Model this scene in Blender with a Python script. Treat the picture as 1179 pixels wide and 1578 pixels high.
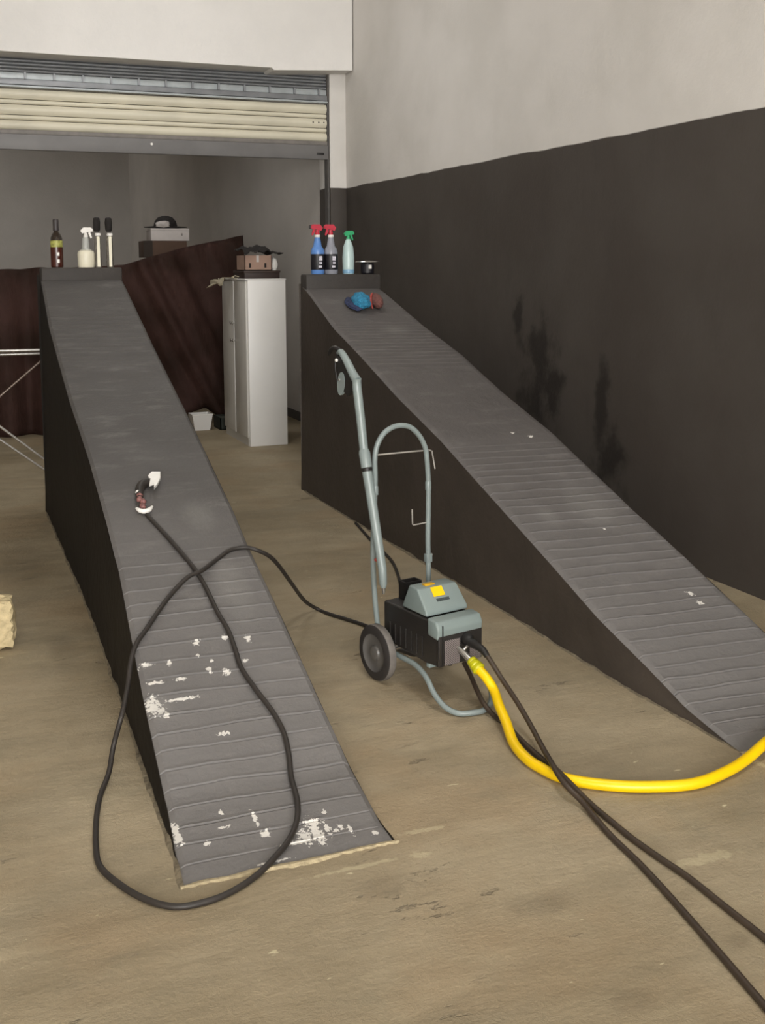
import bpy, bmesh, math, random
from mathutils import Vector, Matrix, noise

for o in list(bpy.data.objects): bpy.data.objects.remove(o, do_unlink=True)
S = bpy.context.scene
COL = S.collection
rnd = random.Random(7)

# ------------------------------------------------------------------ camera
FPX, PPX, PPY, IW, IH = 1700.0, 589.5, 600.0, 1179.0, 1578.0
pitch, yaw, roll = math.atan(190/1700), math.radians(21.95), math.radians(-0.3)
fw = Vector((math.sin(yaw)*math.cos(pitch), math.cos(yaw)*math.cos(pitch), -math.sin(pitch)))
r0 = Vector((math.cos(yaw), -math.sin(yaw), 0)); u0 = r0.cross(fw)
Rv = r0*math.cos(roll) + u0*math.sin(roll); Uv = -r0*math.sin(roll) + u0*math.cos(roll)
cd = bpy.data.cameras.new('camera'); cam = bpy.data.objects.new('camera', cd); COL.objects.link(cam)
cd.sensor_fit = 'HORIZONTAL'; cd.sensor_width = 36; cd.lens = FPX/IW*36
cd.shift_x = (IW/2-PPX)/IW; cd.shift_y = (PPY-IH/2)/IW
cd.clip_start = 0.05; cd.clip_end = 60
M = Matrix.Identity(4)
for i in range(3):
    M[i][0] = Rv[i]; M[i][1] = Uv[i]; M[i][2] = -fw[i]
M[2][3] = 1.6
cam.matrix_world = M
S.camera = cam

# ------------------------------------------------------------------ world, lights, exposure
w = bpy.data.worlds.new('world'); S.world = w; w.use_nodes = True
w.node_tree.nodes['Background'].inputs[0].default_value = (0.9, 0.95, 1, 1)
w.node_tree.nodes['Background'].inputs[1].default_value = 0.05
S.view_settings.view_transform = 'Standard'; S.view_settings.look = 'None'
S.view_settings.exposure = 0.0; S.view_settings.gamma = 1; S.view_settings.use_curve_mapping = False

def area(name, loc, aim, sx, sy, power, col):
    l = bpy.data.lights.new(name, 'AREA'); l.shape = 'RECTANGLE'; l.size = sx; l.size_y = sy
    l.energy = power; l.color = col
    o = bpy.data.objects.new(name, l); COL.objects.link(o); o.location = loc
    o.rotation_euler = (Vector(aim)-Vector(loc)).to_track_quat('-Z', 'Y').to_euler()
    return o

area('ceiling_lamp_light', (1.6, 7.6, 4.45), (1.9, 7.8, 0), 0.9, 0.4, 27, (1, .99, .98))
area('near_lamp_light', (1.3, 2.4, 4.5), (1.3, 2.8, 0), 0.9, 0.4, 46, (1, .985, .97))
area('garage_entrance_light', (-1.5, -8, 2.6), (0, 6, 1.6), 5, 4, 1290, (1, .995, .985))
area('back_room_light', (-2.6, 18.2, 4.0), (-1.6, 21, 1.5), 1.0, 1.0, 80, (1, .98, .96))
area('shutter_fill_light', (1.5, 11.3, 4.4), (1.5, 11.3, 0), 1.0, 0.4, 17, (1, .98, .96))  # added unseen fill that brightens the back room's side wall

# ------------------------------------------------------------------ materials
def lin(h):
    h = h.lstrip('#'); out = []
    for i in (0, 2, 4):
        c = int(h[i:i+2], 16)/255
        out.append(c/12.92 if c <= .04045 else ((c+.055)/1.055)**2.4)
    return tuple(out)+(1,)

class NT:
    def __init__(s, name):
        s.m = bpy.data.materials.new(name); s.m.use_nodes = True
        s.t = s.m.node_tree; s.b = s.t.nodes['Principled BSDF']; s.n = s.t.nodes
    def new(s, ty, **k):
        n = s.n.new(ty)
        for a, v in k.items(): setattr(n, a, v)
        return n
    def put(s, sock, v):
        if isinstance(v, bpy.types.NodeSocket): s.t.links.new(v, sock)
        else: sock.default_value = v
    def pos(s): 
        if not hasattr(s, '_p'): s._p = s.new('ShaderNodeNewGeometry').outputs['Position']
        return s._p
    def objc(s):
        if not hasattr(s, '_o'): s._o = s.new('ShaderNodeTexCoord').outputs['Object']
        return s._o
    def math(s, op, a, b=0.0, c=0.0):
        n = s.new('ShaderNodeMath', operation=op)
        s.put(n.inputs[0], a); s.put(n.inputs[1], b); s.put(n.inputs[2], c); return n.outputs[0]
    def vm(s, op, a, b=(0, 0, 0)):
        n = s.new('ShaderNodeVectorMath', operation=op); s.put(n.inputs[0], a); s.put(n.inputs[1], b)
        return n.outputs['Value'] if op in ('LENGTH', 'DOT_PRODUCT') else n.outputs[0]
    def noise(s, scale, detail=4, rough=.55, vec=None, stretch=(1, 1, 1)):
        v = vec or s.pos()
        if stretch != (1, 1, 1): v = s.vm('MULTIPLY', v, stretch)
        n = s.new('ShaderNodeTexNoise'); s.put(n.inputs['Vector'], v)
        n.inputs['Scale'].default_value = scale; n.inputs['Detail'].default_value = detail
        n.inputs['Roughness'].default_value = rough; return n.outputs[0]
    def ramp(s, f, lo, hi):
        n = s.new('ShaderNodeMapRange'); n.interpolation_type = 'SMOOTHSTEP'
        s.put(n.inputs[0], f); n.inputs[1].default_value = lo; n.inputs[2].default_value = hi; return n.outputs[0]
    def mix(s, f, a, b):
        n = s.new('ShaderNodeMix', data_type='RGBA'); s.put(n.inputs[0], f)
        s.put(n.inputs[6], a); s.put(n.inputs[7], b); return n.outputs[2]
    def col(s, v): s.put(s.b.inputs['Base Color'], v)
    def rough(s, v): s.put(s.b.inputs['Roughness'], v)
    def bump(s, h, dist, strength=1.0):
        n = s.new('ShaderNodeBump'); n.inputs['Distance'].default_value = dist
        n.inputs['Strength'].default_value = strength; s.put(n.inputs['Height'], h)
        s.t.links.new(n.outputs[0], s.b.inputs['Normal'])
    def blobs(s, L, wob, wscale):
        # L: (center xyz, radius xyz) ; returns a 0..1 mask with a ragged edge
        p = s.pos(); d = None
        for c, r in L:
            q = s.vm('LENGTH', s.vm('MULTIPLY', s.vm('SUBTRACT', p, c), tuple(1/k for k in r)))
            d = q if d is None else s.math('MINIMUM', d, q)
        nz = s.noise(wscale, 3, .6)
        return s.math('ADD', d, s.math('MULTIPLY', s.math('SUBTRACT', nz, .5), wob))

def simple(name, h, rough=.5, metal=0., var=.12, scale=14, bump=0., bscale=80, spec=None, alpha=None, trans=None):
    k = NT(name); c = lin(h)
    dark = tuple(x*(1-var) for x in c[:3])+(1,); lite = tuple(min(1, x*(1+var)) for x in c[:3])+(1,)
    k.col(k.mix(k.ramp(k.noise(scale, 4), .3, .7), dark, lite))
    k.rough(rough); k.b.inputs['Metallic'].default_value = metal
    if spec is not None: k.b.inputs['Specular IOR Level'].default_value = spec
    if trans: k.b.inputs['Transmission Weight'].default_value = trans
    if bump: k.bump(k.noise(bscale, 3), bump)
    return k.m

# floor: khaki brushed concrete, scratches, damp spots, darker patches beside the left ramp
k = NT('concrete_floor')
base = k.mix(k.ramp(k.noise(.9, 6, .6), .35, .65), lin('#908268'), lin('#a89a80'))
base = k.mix(k.math('MULTIPLY', k.ramp(k.noise(2.2, 5, .62, stretch=(.5, 1.3, 1)), .45, .72), .45), base, lin('#7c7460'))
base = k.mix(k.math('MULTIPLY', k.ramp(k.noise(5, 6, .7, stretch=(.5, 1.9, 1)), .52, .78), .3), base, lin('#bcae8f'))
base = k.mix(k.math('MULTIPLY', k.ramp(k.noise(1.1, 4, .6, stretch=(1, 1, 1)), .48, .66), .35), base, lin('#9d8463'))
base = k.mix(k.math('MULTIPLY', k.ramp(k.noise(1.7, 5, .65), .56, .70), .30), base, lin('#7f7c68'))
scr = k.ramp(k.noise(3.2, 2, .4, stretch=(.7, 5.5, 1)), .70, .735)
base = k.mix(k.math('MULTIPLY', scr, .22), base, lin('#6b6250'))
base = k.mix(k.math('MULTIPLY', k.ramp(k.noise(38, 4, .7), .58, .75), .30), base, lin('#6d6350'))
spk = k.ramp(k.noise(26, 2, .5, stretch=(.5, 1.4, 1)), .735, .76)
base = k.mix(k.math('MULTIPLY', spk, .7), base, lin('#d6cba8'))
st = k.blobs([((1.345, 1.885, 0), (.055, .04, 1)), ((1.70, 1.972, 0), (.035, .03, 1)), ((1.664, 3.374, 0), (.045, .035, 1)),
              ((1.735, 3.50, 0), (.06, .075, 1)), ((.436, 4.686, 0), (.07, .22, 1)), ((.37, 6.2, 0), (.15, .5, 1)),
              ((1.35, 2.28, 0), (.10, .05, 1)), ((1.0, 2.5, 0), (.07, .05, 1))], 1.1, 14)
base = k.mix(k.math('MULTIPLY', k.ramp(st, 1.3, .4), .24), base, lin('#4f4636'))
lt = k.blobs([((1.86, 2.30, 0), (.13, .03, 1)), ((1.16, 2.61, 0), (.03, .02, 1)), ((.30, 2.66, 0), (.006, .006, 1)),
              ((1.22, 2.73, 0), (.09, .015, 1)), ((.98, 2.62, 0), (.2, .012, 1)), ((2.39, 2.70, 0), (.02, .05, 1))], 1.9, 30)
base = k.mix(k.math('MULTIPLY', k.ramp(lt, .9, .5), .35), base, lin('#d2c6a2'))
k.col(base)
k.rough(k.math('ADD', .62, k.math('MULTIPLY', k.noise(3, 3), .22)))
h = k.math('ADD', k.math('MULTIPLY', k.noise(5, 5, .5, stretch=(.6, 1.3, 1)), .55), k.math('MULTIPLY', k.noise(60, 5, .75), .16))
pit = k.ramp(k.noise(7, 6, .75, stretch=(.6, 1.6, 1)), .60, .66)
h = k.math('SUBTRACT', h, k.math('MULTIPLY', k.math('MULTIPLY', pit, k.ramp(k.noise(1.3, 3), .5, .62)), .30))
k.bump(h, .028)
M_FLOOR = k.m

def wall_mat(name, stains):
    k = NT(name)
    sep = k.new('ShaderNodeSeparateXYZ'); k.put(sep.inputs[0], k.pos()); z = sep.outputs[2]
    nz = k.math('MULTIPLY', k.math('SUBTRACT', k.noise(2.2, 3), .5), .035)
    up = k.ramp(k.math('ADD', z, nz), 2.322, 2.330)
    white = k.mix(k.ramp(k.noise(1.1, 5), .3, .7), lin('#cdc9c3'), lin('#dad6d1'))
    dark = k.mix(k.ramp(k.noise(.8, 5, .6), .35, .7), lin('#423c37'), lin('#4b4641'))
    dark = k.mix(k.math('MULTIPLY', k.ramp(k.noise(3.5, 5, .7, stretch=(1, 1, .35)), .5, .75), .25), dark, lin('#34302c'))
    if stains:
        b = k.blobs([((3.61, 6.51, 1.27), (1, .07, .22)), ((3.61, 6.24, 1.02), (1, .17, .24)), ((3.61, 6.05, .85), (1, .12, .2)),
                     ((3.61, 5.50, .80), (1, .07, .26)), ((3.61, 5.42, .48), (1, .17, .22)), ((3.61, 6.3, .7), (1, .2, .18))], 3.0, 7)
        bm_ = k.ramp(b, 1.35, .3)
        dark = k.mix(k.math('MULTIPLY', bm_, .75), dark, lin('#1f1b18'))
    k.col(k.mix(up, dark, white)); k.rough(.62)
    k.b.inputs['Specular IOR Level'].default_value = .3
    k.bump(k.math('ADD', k.noise(1.5, 4), k.math('MULTIPLY', k.noise(50, 4), .15)), .01)
    return k.m
M_WALL = wall_mat('two_tone_wall_paint', True)
M_WALLP = wall_mat('two_tone_pillar_paint', False)
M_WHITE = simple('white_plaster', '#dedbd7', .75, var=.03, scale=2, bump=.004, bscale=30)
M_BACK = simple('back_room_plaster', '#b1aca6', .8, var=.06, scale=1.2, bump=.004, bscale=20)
M_CEIL = simple('ceiling_plaster', '#d8d4cc', .85, var=.03, scale=2)

def ramp_mat(name, chips, extra, up_hex):
    k = NT(name)
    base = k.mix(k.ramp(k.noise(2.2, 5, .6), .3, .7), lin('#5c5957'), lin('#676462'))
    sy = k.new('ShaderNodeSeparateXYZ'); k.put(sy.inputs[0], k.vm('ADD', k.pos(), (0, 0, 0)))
    wear_and_light = k.ramp(k.math('ADD', sy.outputs[1], k.math('MULTIPLY', k.noise(1.5, 3), 1.2)), 6.0, 3.6)  # worn foot, plus light falloff up the slope put into the colour
    base = k.mix(wear_and_light, k.mix(1.0, base, lin(up_hex)) if up_hex else base, k.mix(.7, base, lin('#757270')))
    base = k.mix(k.math('MULTIPLY', k.ramp(k.noise(9, 5, .7, stretch=(.5, 1.4, 1)), .5, .8), .35), base, lin('#85817e'))
    base = k.mix(k.math('MULTIPLY', k.ramp(k.noise(45, 4, .7), .6, .8), .3), base, lin('#4a4644'))
    if chips:
        m = k.blobs(chips, 3.4, 95)
        base = k.mix(k.math('MULTIPLY', k.ramp(m, .88, .78), .93), base, lin('#d9d5ce'))
    if extra:
        m = k.blobs(extra, .8, 30)
        base = k.mix(k.math('MULTIPLY', k.ramp(m, 1.3, .2), .22), base, lin('#8f8d88'))
    k.col(base); k.rough(k.math('ADD', .5, k.math('MULTIPLY', k.noise(5, 3), .2)))
    k.b.inputs['Specular IOR Level'].default_value = .35
    k.bump(k.math('ADD', k.noise(10, 5, .65), k.math('MULTIPLY', k.noise(90, 3), .2)), .006)
    return k.m
CH = [(0.861, 2.789, 0.044, 0.0091), (0.889, 2.805, 0.016, 0.0364), (0.923, 2.81, 0.018, 0.0545), (0.926, 2.859, 0.028, 0.0152), (0.961, 2.82, 0.008, 0.0303), (1.022, 2.798, 0.006, 0.0273), (0.999, 2.816, 0.008, 0.0121), (0.982, 2.805, 0.008, 0.0091), (1.083, 2.76, 0.01, 0.0121), (0.977, 2.893, 0.008, 0.0091), (0.79, 2.855, 0.014, 0.0152), (0.778, 2.924, 0.006, 0.0333), (0.553, 2.945, 0.01, 0.0212), (0.553, 2.912, 0.012, 0.0303), (0.551, 2.969, 0.008, 0.0152), (0.624, 2.861, 0.01, 0.0091), (0.684, 2.914, 0.016, 0.0061), (0.589, 3.46, 0.024, 0.0385), (0.607, 3.431, 0.016, 0.0192), (0.602, 3.651, 0.022, 0.0115), (0.622, 3.413, 0.01, 0.0154), (0.68, 3.644, 0.01, 0.0115), (0.783, 3.663, 0.006, 0.0077), (0.858, 3.563, 0.014, 0.0154), (0.804, 3.584, 0.008, 0.0154), (0.793, 3.728, 0.016, 0.0115), (0.974, 3.713, 0.01, 0.0192), (0.892, 3.732, 0.012, 0.0115), (0.7, 3.561, 0.018, 0.0077), (0.617, 3.56, 0.028, 0.0077), (0.684, 3.47, 0.052, 0.0077), (0.781, 3.298, 0.02, 0.0077), (0.935, 3.606, 0.012, 0.0077), (0.822, 3.628, 0.006, 0.0115), (0.693, 2.979, 0.006, 0.0121), (0.771, 2.728, 0.05, 0.005)]
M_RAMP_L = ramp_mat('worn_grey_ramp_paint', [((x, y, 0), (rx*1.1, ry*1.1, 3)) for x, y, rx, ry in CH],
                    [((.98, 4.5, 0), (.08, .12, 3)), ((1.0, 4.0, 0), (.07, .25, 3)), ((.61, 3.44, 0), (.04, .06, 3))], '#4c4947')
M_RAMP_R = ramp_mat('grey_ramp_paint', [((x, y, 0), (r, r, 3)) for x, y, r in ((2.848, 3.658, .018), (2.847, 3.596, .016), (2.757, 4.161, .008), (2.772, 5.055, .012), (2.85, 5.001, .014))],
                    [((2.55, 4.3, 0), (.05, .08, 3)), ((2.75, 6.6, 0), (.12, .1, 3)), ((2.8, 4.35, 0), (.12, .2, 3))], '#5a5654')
M_SIDE = simple('dark_ramp_side_paint', '#453e38', .6, var=.12, scale=3, bump=.004, bscale=20, spec=.3)
M_SIDEL = simple('shaded_ramp_side_paint', '#1a150f', .7, var=.12, scale=3, bump=.004, bscale=20, spec=.2)  # ramp side paint blackened to carry the left side's shade
M_MORTAR = simple('pale_mortar', '#a89a7c', .9, var=.2, scale=40, bump=.006, bscale=60)
M_CREAM = simple('cream_slat_paint', '#d2ccb8', .5, var=.06, scale=3)
M_GALV = simple('galvanised_grey', '#85878a', .45, metal=.35, var=.1, scale=8)
M_GALVL = simple('pale_galvanised', '#aeb4b6', .45, metal=.2, var=.1, scale=8)
M_GBAR = simple('grey_bar_paint', '#6f6d6c', .5, var=.08, scale=4)
M_BLACKP = simple('black_plastic', '#1d1b1a', .45, var=.1, spec=.4)
M_BODYB = simple('charcoal_casing', '#262321', .4, var=.08, spec=.5)
M_HOOD = simple('grey_green_casing', '#7b8785', .42, var=.04, scale=6)
M_TUBE = simple('grey_green_tube_paint', '#7c8685', .35, var=.05, scale=12)
M_TYRE = simple('tyre_rubber', '#6a6560', .7, var=.15, scale=30, bump=.001)
M_HUB = simple('grey_wheel_disc', '#5a5754', .4, var=.1)
M_YEL = simple('yellow_hose_rubber', '#f2c800', .38, var=.03, scale=9)
M_YELD = simple('yellow_coupling', '#b9b414', .4, var=.12, scale=60)
M_CABLE = simple('dark_cable_rubber', '#2b2622', .55, var=.1, scale=20)
M_HOSEB = simple('brown_black_hose_rubber', '#3a2f25', .5, var=.1, scale=20)
M_STEEL = simple('bright_steel', '#c9c6c1', .25, metal=.9, var=.05)
M_WIRE = simple('grey_wire', '#a9a59e', .4, metal=.4, var=.05)
M_WPL = simple('white_plastic', '#e6e3dd', .4, var=.03)
M_CAB = simple('white_laminate', '#dcdad6', .4, var=.02, scale=2)
M_CABD = simple('off_white_door_laminate', '#c0bdb6', .45, var=.03, scale=2)
M_TARP = None
k = NT('brown_tarp_cloth')
k.col(k.mix(k.ramp(k.noise(2.0, 4), .3, .7), lin('#2a1b14'), lin('#412c27'))); k.rough(.75); k.b.inputs['Specular IOR Level'].default_value = .2
k.bump(k.noise(9, 4, .6, stretch=(1, 1, .3)), .02); M_TARP = k.m
M_CARD = simple('brown_cardboard', '#4c382b', .8, var=.08, scale=6)
M_CARDL = simple('pale_cardboard', '#94796a', .8, var=.08, scale=6)
M_WCARD = simple('white_box_card', '#b5aeaa', .6, var=.04)
M_BLKCL = simple('black_cloth', '#1b1614', .85, var=.2, scale=20, bump=.004, bscale=40)
M_RAG = simple('pale_rag_cloth', '#b3aa92', .85, var=.1, scale=20, bump=.004, bscale=40)
M_STONE = simple('pale_yellow_stone', '#bfae88', .85, var=.16, scale=22, bump=.012, bscale=25)
M_RED = simple('red_trigger_plastic', '#c02f42', .4, var=.08)
M_GRN = simple('green_trigger_plastic', '#2fa36b', .4, var=.08)
M_BLUEL = simple('blue_liquid_bottle', '#5c86c4', .25, var=.06)
M_CLEARG = simple('clear_grey_bottle', '#8d8f98', .2, var=.06)
M_PALEB = simple('pale_milky_bottle', '#b9cfce', .3, var=.04)
M_PALEBB = simple('pale_blue_liquid', '#7fa9c6', .3, var=.04)
M_LBLK = simple('black_label', '#15131a', .5, var=.05)
M_AMBER = simple('amber_liquid', '#3d1409', .3, var=.2, scale=30, spec=.6)
M_AMBGL = simple('dark_amber_glass', '#2a211a', .12, var=.1, spec=.6)
M_LIQW = simple('white_cream_liquid', '#e2dcc6', .4, var=.03)
M_HAZE = simple('translucent_bottle_neck', '#a9aaa5', .3, var=.05)
M_OLIVE = simple('yellow_green_label', '#9a9a50', .5, var=.35, scale=60)
M_SPB = simple('blue_microfibre', '#2f7fa3', .9, var=.25, scale=60, bump=.008, bscale=90)
M_SPD = simple('dark_blue_edge', '#2b3350', .9, var=.2, scale=60)
M_SPR = simple('dusty_red_sponge', '#6e4640', .9, var=.2, scale=50, bump=.005, bscale=90)
M_SPRE = simple('bright_red_rim', '#a5443c', .8, var=.15, scale=40)
M_GRILLE = None
k = NT('perforated_grille')
ck = k.new('ShaderNodeTexVoronoi'); k.put(ck.inputs['Vector'], k.objc()); ck.inputs['Scale'].default_value = 130; ck.inputs['Randomness'].default_value = 0
k.col(k.mix(k.ramp(ck.outputs['Distance'], .25, .4), lin('#15110f'), lin('#6f6663'))); k.rough(.5); M_GRILLE = k.m

# ------------------------------------------------------------------ mesh helpers
def link(name, me, mat, parent=None, smooth=False):
    o = bpy.data.objects.new(name, me); COL.objects.link(o)
    if mat: 
        for m_ in (mat if isinstance(mat, (list, tuple)) else [mat]): me.materials.append(m_)
    if smooth:
        for p in me.polygons: p.use_smooth = True
    if parent: 
        o.parent = parent
        o.matrix_parent_inverse = Matrix.Identity(4)
    return o
def bm2(name, bm, mat, parent=None, smooth=False, angle=None):
    me = bpy.data.meshes.new(name); bmesh.ops.recalc_face_normals(bm, faces=bm.faces[:]); bm.to_mesh(me); bm.free()
    if angle is not None:
        for p in me.polygons: p.use_smooth = True
        me.set_sharp_from_angle(angle=math.radians(angle))
    return link(name, me, mat, parent, smooth)
def box(bm, c, s, rot=None, bev=0., seg=2):
    r = bmesh.ops.create_cube(bm, size=1)['verts']
    bmesh.ops.scale(bm, vec=s, verts=r)
    if bev: 
        ed = list({e for v in r for e in v.link_edges})
        g = bmesh.ops.bevel(bm, geom=ed, offset=bev, segments=seg, affect='EDGES', profile=.5)
        r = list({v for f in g['faces'] for v in f.verts} | {v for v in r if v.is_valid})
    if rot is not None: bmesh.ops.rotate(bm, verts=r, cent=(0, 0, 0), matrix=rot)
    bmesh.ops.translate(bm, verts=r, vec=c); return r
def boxo(name, lo, hi, mat, parent=None, bev=0., seg=2):
    bm = bmesh.new(); lo = Vector(lo); hi = Vector(hi); box(bm, (lo+hi)/2, hi-lo, bev=bev, seg=seg)
    return bm2(name, bm, mat, parent, angle=35 if bev else None)
def catmull(P, n):
    P = [Vector(p) for p in P]; out = []
    for i in range(len(P)-1):
        a, b, c, d = P[max(i-1, 0)], P[i], P[i+1], P[min(i+2, len(P)-1)]
        for j in range(n):
            t = j/n
            out.append(.5*((2*b)+(c-a)*t+(2*a-5*b+4*c-d)*t*t+(3*b-a-3*c+d)*t**3))
    out.append(P[-1]); return out
def tube(bm, P, r, seg=12, sm=0, cap=True):
    P = catmull(P, sm) if sm else [Vector(p) for p in P]
    R = r if isinstance(r, (list, tuple)) else [r]*len(P)
    if len(R) != len(P):
        R = [R[min(int(i/(len(P)-1)*(len(R)-1)), len(R)-2)]*(1-(i/(len(P)-1)*(len(R)-1)) % 1)+R[min(int(i/(len(P)-1)*(len(R)-1))+1, len(R)-1)]*((i/(len(P)-1)*(len(R)-1)) % 1) if i < len(P)-1 else R[-1] for i in range(len(P))]
    T = []
    for i in range(len(P)):
        T.append((P[min(i+1, len(P)-1)]-P[max(i-1, 0)]).normalized())
    n = T[0].orthogonal().normalized(); rings = []
    for i, p in enumerate(P):
        n = (n - T[i]*n.dot(T[i])).normalized(); b = T[i].cross(n)
        rings.append([bm.verts.new(p+(n*math.cos(a)+b*math.sin(a))*R[i]) for a in [2*math.pi*j/seg for j in range(seg)]])
    for i in range(len(rings)-1):
        for j in range(seg):
            bm.faces.new((rings[i][j], rings[i][(j+1) % seg], rings[i+1][(j+1) % seg], rings[i+1][j]))
    if cap: bm.faces.new(rings[0][::-1]); bm.faces.new(rings[-1])
def tubeo(name, P, r, mat, parent=None, seg=12, sm=0):
    bm = bmesh.new(); tube(bm, P, r, seg, sm); return bm2(name, bm, mat, parent, angle=50)
def lathe(bm, prof, base=(0, 0, 0), seg=24, axis=None, cap=True):
    # prof: (r, z) list
    base = Vector(base); rings = []
    q = Vector((0, 0, 1)).rotation_difference(Vector(axis).normalized()) if axis is not None else None
    for r, z in prof:
        ring = []
        for j in range(seg):
            a = 2*math.pi*j/seg; v = Vector((max(r, 1e-4)*math.cos(a), max(r, 1e-4)*math.sin(a), z))
            if q: v = q @ v
            ring.append(bm.verts.new(base+v))
        rings.append(ring)
    for i in range(len(rings)-1):
        for j in range(seg):
            bm.faces.new((rings[i][j], rings[i][(j+1) % seg], rings[i+1][(j+1) % seg], rings[i+1][j]))
    if cap: bm.faces.new(rings[0][::-1]); bm.faces.new(rings[-1])
def latheo(name, prof, base, mat, parent=None, seg=24, axis=None, cap=True):
    bm = bmesh.new(); lathe(bm, prof, base, seg, axis, cap); return bm2(name, bm, mat, parent, angle=35)
def poly_prism(bm, pts, vec):
    a = [bm.verts.new(Vector(p)) for p in pts]; b = [bm.verts.new(Vector(p)+Vector(vec)) for p in pts]
    n = len(pts); bm.faces.new(a[::-1]); bm.faces.new(b)
    for i in range(n): bm.faces.new((a[i], a[(i+1) % n], b[(i+1) % n], b[i]))
def empty(name, loc, label, cat, group=None, rot=None):
    o = bpy.data.objects.new(name, None); COL.objects.link(o); o.location = loc; o.empty_display_size = .1
    if rot: o.rotation_euler = rot
    return tag(o, label, cat, group)
def tag(o, label, cat, group=None):
    o['label'] = label; o['category'] = cat
    if group: o['group'] = group
    return o
def struct(o): o['kind'] = 'structure'; return o
def wtube(name, P, *a, origin=None, **k): return tubeo(name, P, *a, **k)

# ------------------------------------------------------------------ the room
YB = 9.86
struct(boxo('floor', (-4.2, -11.2, -.12), (3.9, 22.3, 0), M_FLOOR))
struct(boxo('ceiling', (-4.2, -11.2, 4.6), (3.9, 22.3, 4.7), M_CEIL))
struct(boxo('wall_right', (3.61, -11.2, 0), (3.9, YB+.3, 4.6), M_WALL))
struct(boxo('wall_left', (-4.2, -11.2, 0), (-4.0, 22.3, 4.6), M_WHITE))
struct(boxo('wall_front', (-4.0, -11.2, 0), (3.61, -11.0, 4.6), M_WHITE))
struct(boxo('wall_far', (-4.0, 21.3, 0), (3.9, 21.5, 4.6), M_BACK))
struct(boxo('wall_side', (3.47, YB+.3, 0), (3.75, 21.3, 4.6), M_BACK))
# wall over the shutter: a box beam proud of the wall, with a plaster step near its right end
bm = bmesh.new()
poly_prism(bm, [(-4.0, 9.62, 3.33), (2.84, 9.62, 3.345), (2.86, 9.62, 3.325), (3.598, 9.62, 3.365), (3.603, 9.62, 4.6), (-4.0, 9.62, 4.6)], (0, .5, 0))
struct(bm2('wall_back', bm, M_WHITE))
struct(boxo('trim_1', (3.455, YB-.02, 0), (3.615, YB+.3, 3.4), M_WALLP, bev=.006))
struct(boxo('wall_back_left', (-4.0, YB, 0), (-2.2, YB+.2, 3.4), M_WALLP))
struct(boxo('baseboard_side', (3.455, YB+.32, 0), (3.472, 21.2, .09), simple('baseboard_dark', '#3a3632', .6)))

# roller shutter (door_1), half-lowered: every slat its own part
sh = bpy.data.objects.new('door_1', None); COL.objects.link(sh); sh.location = (.6, YB+.08, 2.59); struct(sh)
def sbox(name, z0, z1, y0, y1, mat, x0=-2.2, x1=3.44, bev=.006):
    b = boxo(name, (x0-.6, y0-(YB+.08), z0-2.59), (x1-.6, y1-(YB+.08), z1-2.59), mat, sh, bev=bev); return b
sbox('bottom_bar', 2.585, 2.715, YB-.005, YB+.035, M_GBAR)
sbox('rubber_seal', 2.715, 2.752, YB+.003, YB+.035, simple('grey_seal', '#77726d', .6))
z = 2.752
def slat(z0, hgt, mat, depth):
    # curved profile slat
    bm = bmesh.new(); n = 6; a = []; b = []
    pts = []
    for i in range(n+1):
        t = i/n; pts.append((YB+.03-depth*math.sin(math.pi*t), z0+hgt*t))
    x0, x1 = -2.2-.6, 3.44-.6
    va = [bm.verts.new((x0, y-(YB+.08), z-2.59)) for y, z in pts]+[bm.verts.new((x0, YB+.05-(YB+.08), z0+hgt-2.59)), bm.verts.new((x0, YB+.05-(YB+.08), z0-2.59))]
    vb = [bm.verts.new((x1, v.co.y, v.co.z)) for v in va]
    m = len(va); bm.faces.new(va[::-1]); bm.faces.new(vb)
    for i in range(m): bm.faces.new((va[i], va[(i+1) % m], vb[(i+1) % m], vb[i]))
    return bm2('slat', bm, mat, sh, angle=50)
for hgt, gap, mat, dep in ((.078, .006, M_CREAM, .022), (.036, .006, M_CREAM, .012), (.080, .006, M_CREAM, .022), (.036, .006, M_CREAM, .012), (.080, .010, M_CREAM, .022)):
    slat(z, hgt, mat, dep); z += hgt+gap
zt = z
# galvanised pierced course and the fine slats of the roll above it
sbox('galvanised_bar', zt, zt+.018, YB-.01, YB+.03, M_GALVL)
sbox('galvanised_slat', zt+.022, zt+.070, YB+.0, YB+.03, M_GALV)
sbox('window_course', zt+.072, zt+.125, YB+.022, YB+.035, M_GALVL)
pb = bmesh.new()
for i in range(24):
    xx = 3.36-i*.235; box(pb, (xx-.6, YB+.008-(YB+.08), zt+.098-2.59), (.016, .03, .056))
bm2('course_posts', pb, M_GALV, sh)
zz = zt+.128
for i in range(5):
    slat(zz, .024, M_GALV, .010); zz += .028
sbox('roll_cover_plate', zz, 3.42, YB+.03, YB+.06, M_GALV)  # plain galvanised plate above the fine slats
# three rivets on the middle slat, a slot in the bottom bar, a white paint fleck
rv = bmesh.new()
for xx in (3.30, 3.355, 3.405): lathe(rv, [(.007, 0), (.005, .004), (0, .005)], (xx-.6, YB+.004-(YB+.08), 2.752+.084+.042+.045-2.59), 10, (0, -1, 0))
bm2('rivet_row', rv, M_BLACKP, sh)
sbox('lock_slot', 2.625, 2.645, YB-.008, YB, M_BLACKP, 3.33, 3.40, .002)
bmf = bmesh.new(); lathe(bmf, [(.012, 0), (.009, .002)], (1.81-.6, YB-.006-(YB+.08), 2.67-2.59), 9, (0, -1, 0)); bm2('paint_fleck', bmf, M_WPL, sh)
sbox('guide_rail', .0, 3.38, YB+.0, YB+.09, simple('dark_rail', '#4a4744', .6), 3.435, 3.456, .002)

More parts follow.
